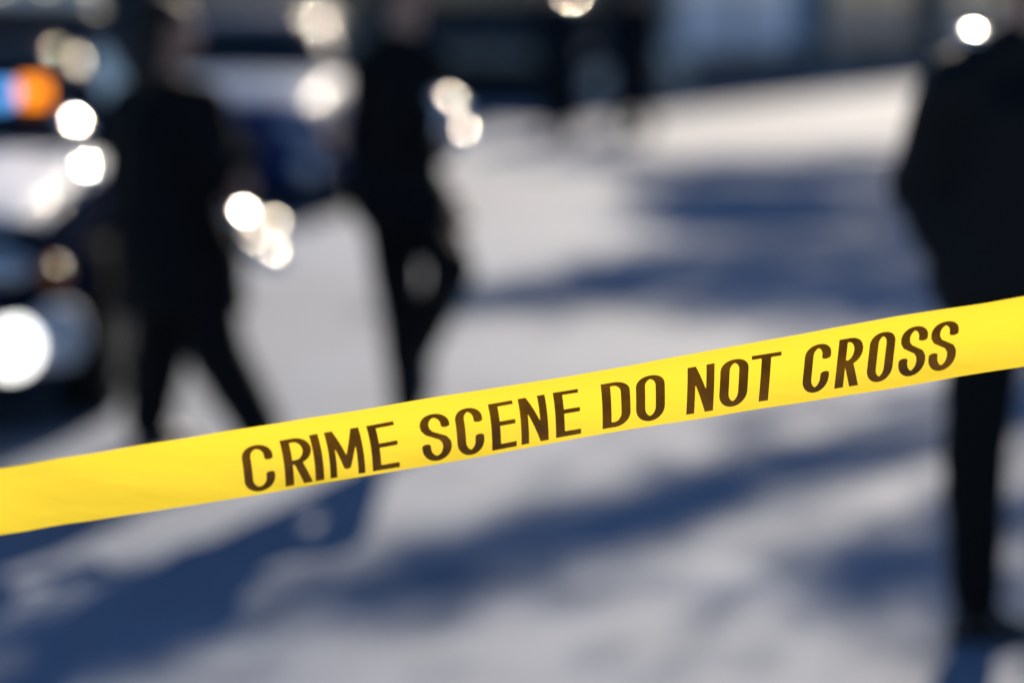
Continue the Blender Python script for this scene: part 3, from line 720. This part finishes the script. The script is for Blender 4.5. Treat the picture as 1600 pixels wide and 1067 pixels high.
# lettering: each glyph is a set of pen strokes drawn with an elliptical nib
def arc(cx, cy, rx, ry, a0, a1, n=14):
    return [(cx + rx * math.cos(R(a0 + (a1 - a0) * i / n)), cy + ry * math.sin(R(a0 + (a1 - a0) * i / n))) for i in range(n + 1)]
def glyph(ch, w, hx, hy):
    l, r, t, b, m = hx, w - hx, 1 - hy, hy, w / 2; rx = (r - l) / 2; ry = min(0.21, rx * 1.15)
    if ch == 'I': return [[(m, -0.3), (m, 1.3)]]
    if ch == 'C': return [[(r, 0.68)] + arc(m, t - ry, rx, ry, 0, 180) + arc(m, b + ry, rx, ry, 180, 360) + [(r, 0.33)]]
    if ch == 'O': return [arc(m, t - ry, rx, ry, 0, 180) + arc(m, b + ry, rx, ry, 180, 360) + [(r, t - ry)]]
    if ch == 'D': return [[(l, -0.3), (l, 1.3)], [(l, t), (m * 0.9, t)] + arc(m * 0.9, t - ry, r - m * 0.9, ry, 90, 0) + arc(m * 0.9, b + ry, r - m * 0.9, ry, 0, -90) + [(l, b)]]
    if ch == 'R':
        q = 0.46; rr = (t - q) / 2
        return [[(l, -0.3), (l, 1.3)], [(l, t), (m * 0.9, t)] + arc(m * 0.9, t - rr, r - m * 0.9, rr, 90, -90) + [(l, q)], [(m * 0.95, q), (r + 0.03, -0.15)]]
    if ch == 'E': return [[(l, -0.3), (l, 1.3)], [(l, t), (w + 1, t)], [(l, 0.5), (w * 0.90, 0.5)], [(l, b), (w + 1, b)]]
    if ch == 'T': return [[(m, -0.3), (m, t)], [(-1, t), (w + 1, t)]]
    if ch == 'N': return [[(l, -0.3), (l, 1.3)], [(r, -0.3), (r, 1.3)], [(l - 0.02, 1.06), (r + 0.02, -0.06)]]
    if ch == 'M': return [[(l * 0.85, -0.3), (l * 0.85, 1.3)], [(w - l * 0.85, -0.3), (w - l * 0.85, 1.3)], [(l * 0.8, 1.08), (m, 0.18), (w - l * 0.8, 1.08)]]
    if ch == 'S':
        return [[(r, 0.70)] + arc(m, t - ry, rx, ry, 0, 180) + [(l + 0.01, 0.66), (l + rx * 0.35, 0.57), (m, 0.5), (r - rx * 0.35, 0.43), (r - 0.01, 0.34)] + arc(m, b + ry, rx, ry, 0, -180) + [(l, 0.30)]]
def glyph_mesh(ch, w, aspect, place):
    """w: width / cap height; fills the stroke field by marching squares; place maps (x 0..1, y 0..1) to a point"""
    hx, hy = 0.100, 0.048
    if ch in 'MN': hx = 0.086
    if aspect > 1: hx *= 0.92
    segs = []
    for st in glyph(ch, w, hx, hy):
        for a, b in zip(st, st[1:]): segs.append((a[0] / hx, a[1] / hy, b[0] / hx, b[1] / hy))
    ny = 76; nx = max(8, int(ny * w)); dx, dy = w / nx, 1.0 / ny
    def field(i, j):
        x, y = i * dx, j * dy; X, Y = x / hx, y / hy; best = 9
        for ax, ay, bx_, by in segs:
            ux, uy = bx_ - ax, by - ay; L2 = ux * ux + uy * uy
            t = 0 if L2 == 0 else max(0, min(1, ((X - ax) * ux + (Y - ay) * uy) / L2))
            d = (X - ax - t * ux) ** 2 + (Y - ay - t * uy) ** 2
            if d < best: best = d
        return 1 - math.sqrt(best)
    F = [[field(i, j) for j in range(ny + 1)] for i in range(nx + 1)]
    bm = NB(); cache = {}
    def vert(x, y):
        k = (round(x, 5), round(y, 5))
        if k not in cache: cache[k] = bm.verts.new(place(x / w, y))
        return cache[k]
    for i in range(nx):
        for j in range(ny):
            c = [(i, j), (i + 1, j), (i + 1, j + 1), (i, j + 1)]; f = [F[a][b] for a, b in c]
            if max(f) <= 0: continue
            poly = []
            for k in range(4):
                (a, b), (a2, b2) = c[k], c[(k + 1) % 4]; fa, fb = f[k], f[(k + 1) % 4]
                if fa > 0: poly.append((a * dx, b * dy))
                if (fa > 0) != (fb > 0):
                    t = fa / (fa - fb); poly.append(((a + (a2 - a) * t) * dx, (b + (b2 - b) * t) * dy))
            vv = []
            for p in poly:
                v = vert(*p)
                if v not in vv: vv.append(v)
            if len(vv) >= 3:
                try: bm.faces.new(vv)
                except ValueError: pass
    return bm
def u_at(px, t):
    lo, hi = -0.3, 1.3
    for _ in range(40):
        mid = (lo + hi) / 2
        if project(tape_pt(mid, t))[0] < px: lo = mid
        else: hi = mid
    return (lo + hi) / 2
LET = [('C', 378, 431), ('R', 441, 491), ('I', 489, 505), ('M', 511, 570), ('E', 577, 624),
       ('S', 657, 706), ('C', 712, 757), ('E', 766, 807), ('N', 812, 857), ('E', 866, 908),
       ('D', 941, 985), ('O', 994, 1039), ('N', 1074, 1116), ('O', 1125, 1169), ('T', 1171, 1221),
       ('C', 1254, 1299), ('R', 1306, 1349), ('O', 1355, 1399), ('S', 1404, 1450), ('S', 1451, 1498)]
for ch, x0, x1 in LET:
    ins = 2.5 if x1 < 640 else 1.5 if x1 < 920 else 0 if x1 < 1180 else 2
    if ch != 'I': x0, x1 = x0 + ins, x1 - ins
    xc = (x0 + x1) / 2; q = smooth01((xc - 700) / 800)
    tb, tt = -0.455 + 0.065 * q, 0.215 + 0.065 * q         # baseline and cap line across the tape
    ua, ub = u_at(x0, (tb + tt) / 2), u_at(x1, (tb + tt) / 2)
    Lu = (TB - TA).length; cap = (tt - tb) * TW; w = (ub - ua) * Lu / cap
    lean = (0.04 + 0.27 * smooth01((xc - 450) / 900)) * cap / Lu
    def place(x, y): return tape_pt(ua + (ub - ua) * x + lean * (y - 0.5), tb + (tt - tb) * y, 0.0005)
    obj('printed_letter', glyph_mesh(ch, w, 2 if xc > 1240 else 1, place), M['ink'], tape)
# posts that carry the tape, just outside the picture
for u, lab in ((U0, 'thin steel post holding the left end of the yellow tape'), (U1, 'thin steel post holding the right end of the yellow tape')):
    P = tape_frame(u)[0]; px_ = -0.035 if u < 0 else 0.035
    pr = empty('steel_post', (P.x + px_, P.y, 0)); tag(pr, lab, 'post')
    b = NB(); cyl(b, (0, 0, 0), (0, 0, P.z + 0.35), 0.024, n=20); obj('pole', b, M['steel'], pr)
    b = NB(); cyl(b, (0, 0, 0), (0, 0, 0.02), 0.14, n=28); obj('base_plate', b, M['steel'], pr, False)
    b = NB(); ball(b, (0, 0, P.z + 0.35), 0.03, 14); obj('cap', b, M['plastic'], pr)
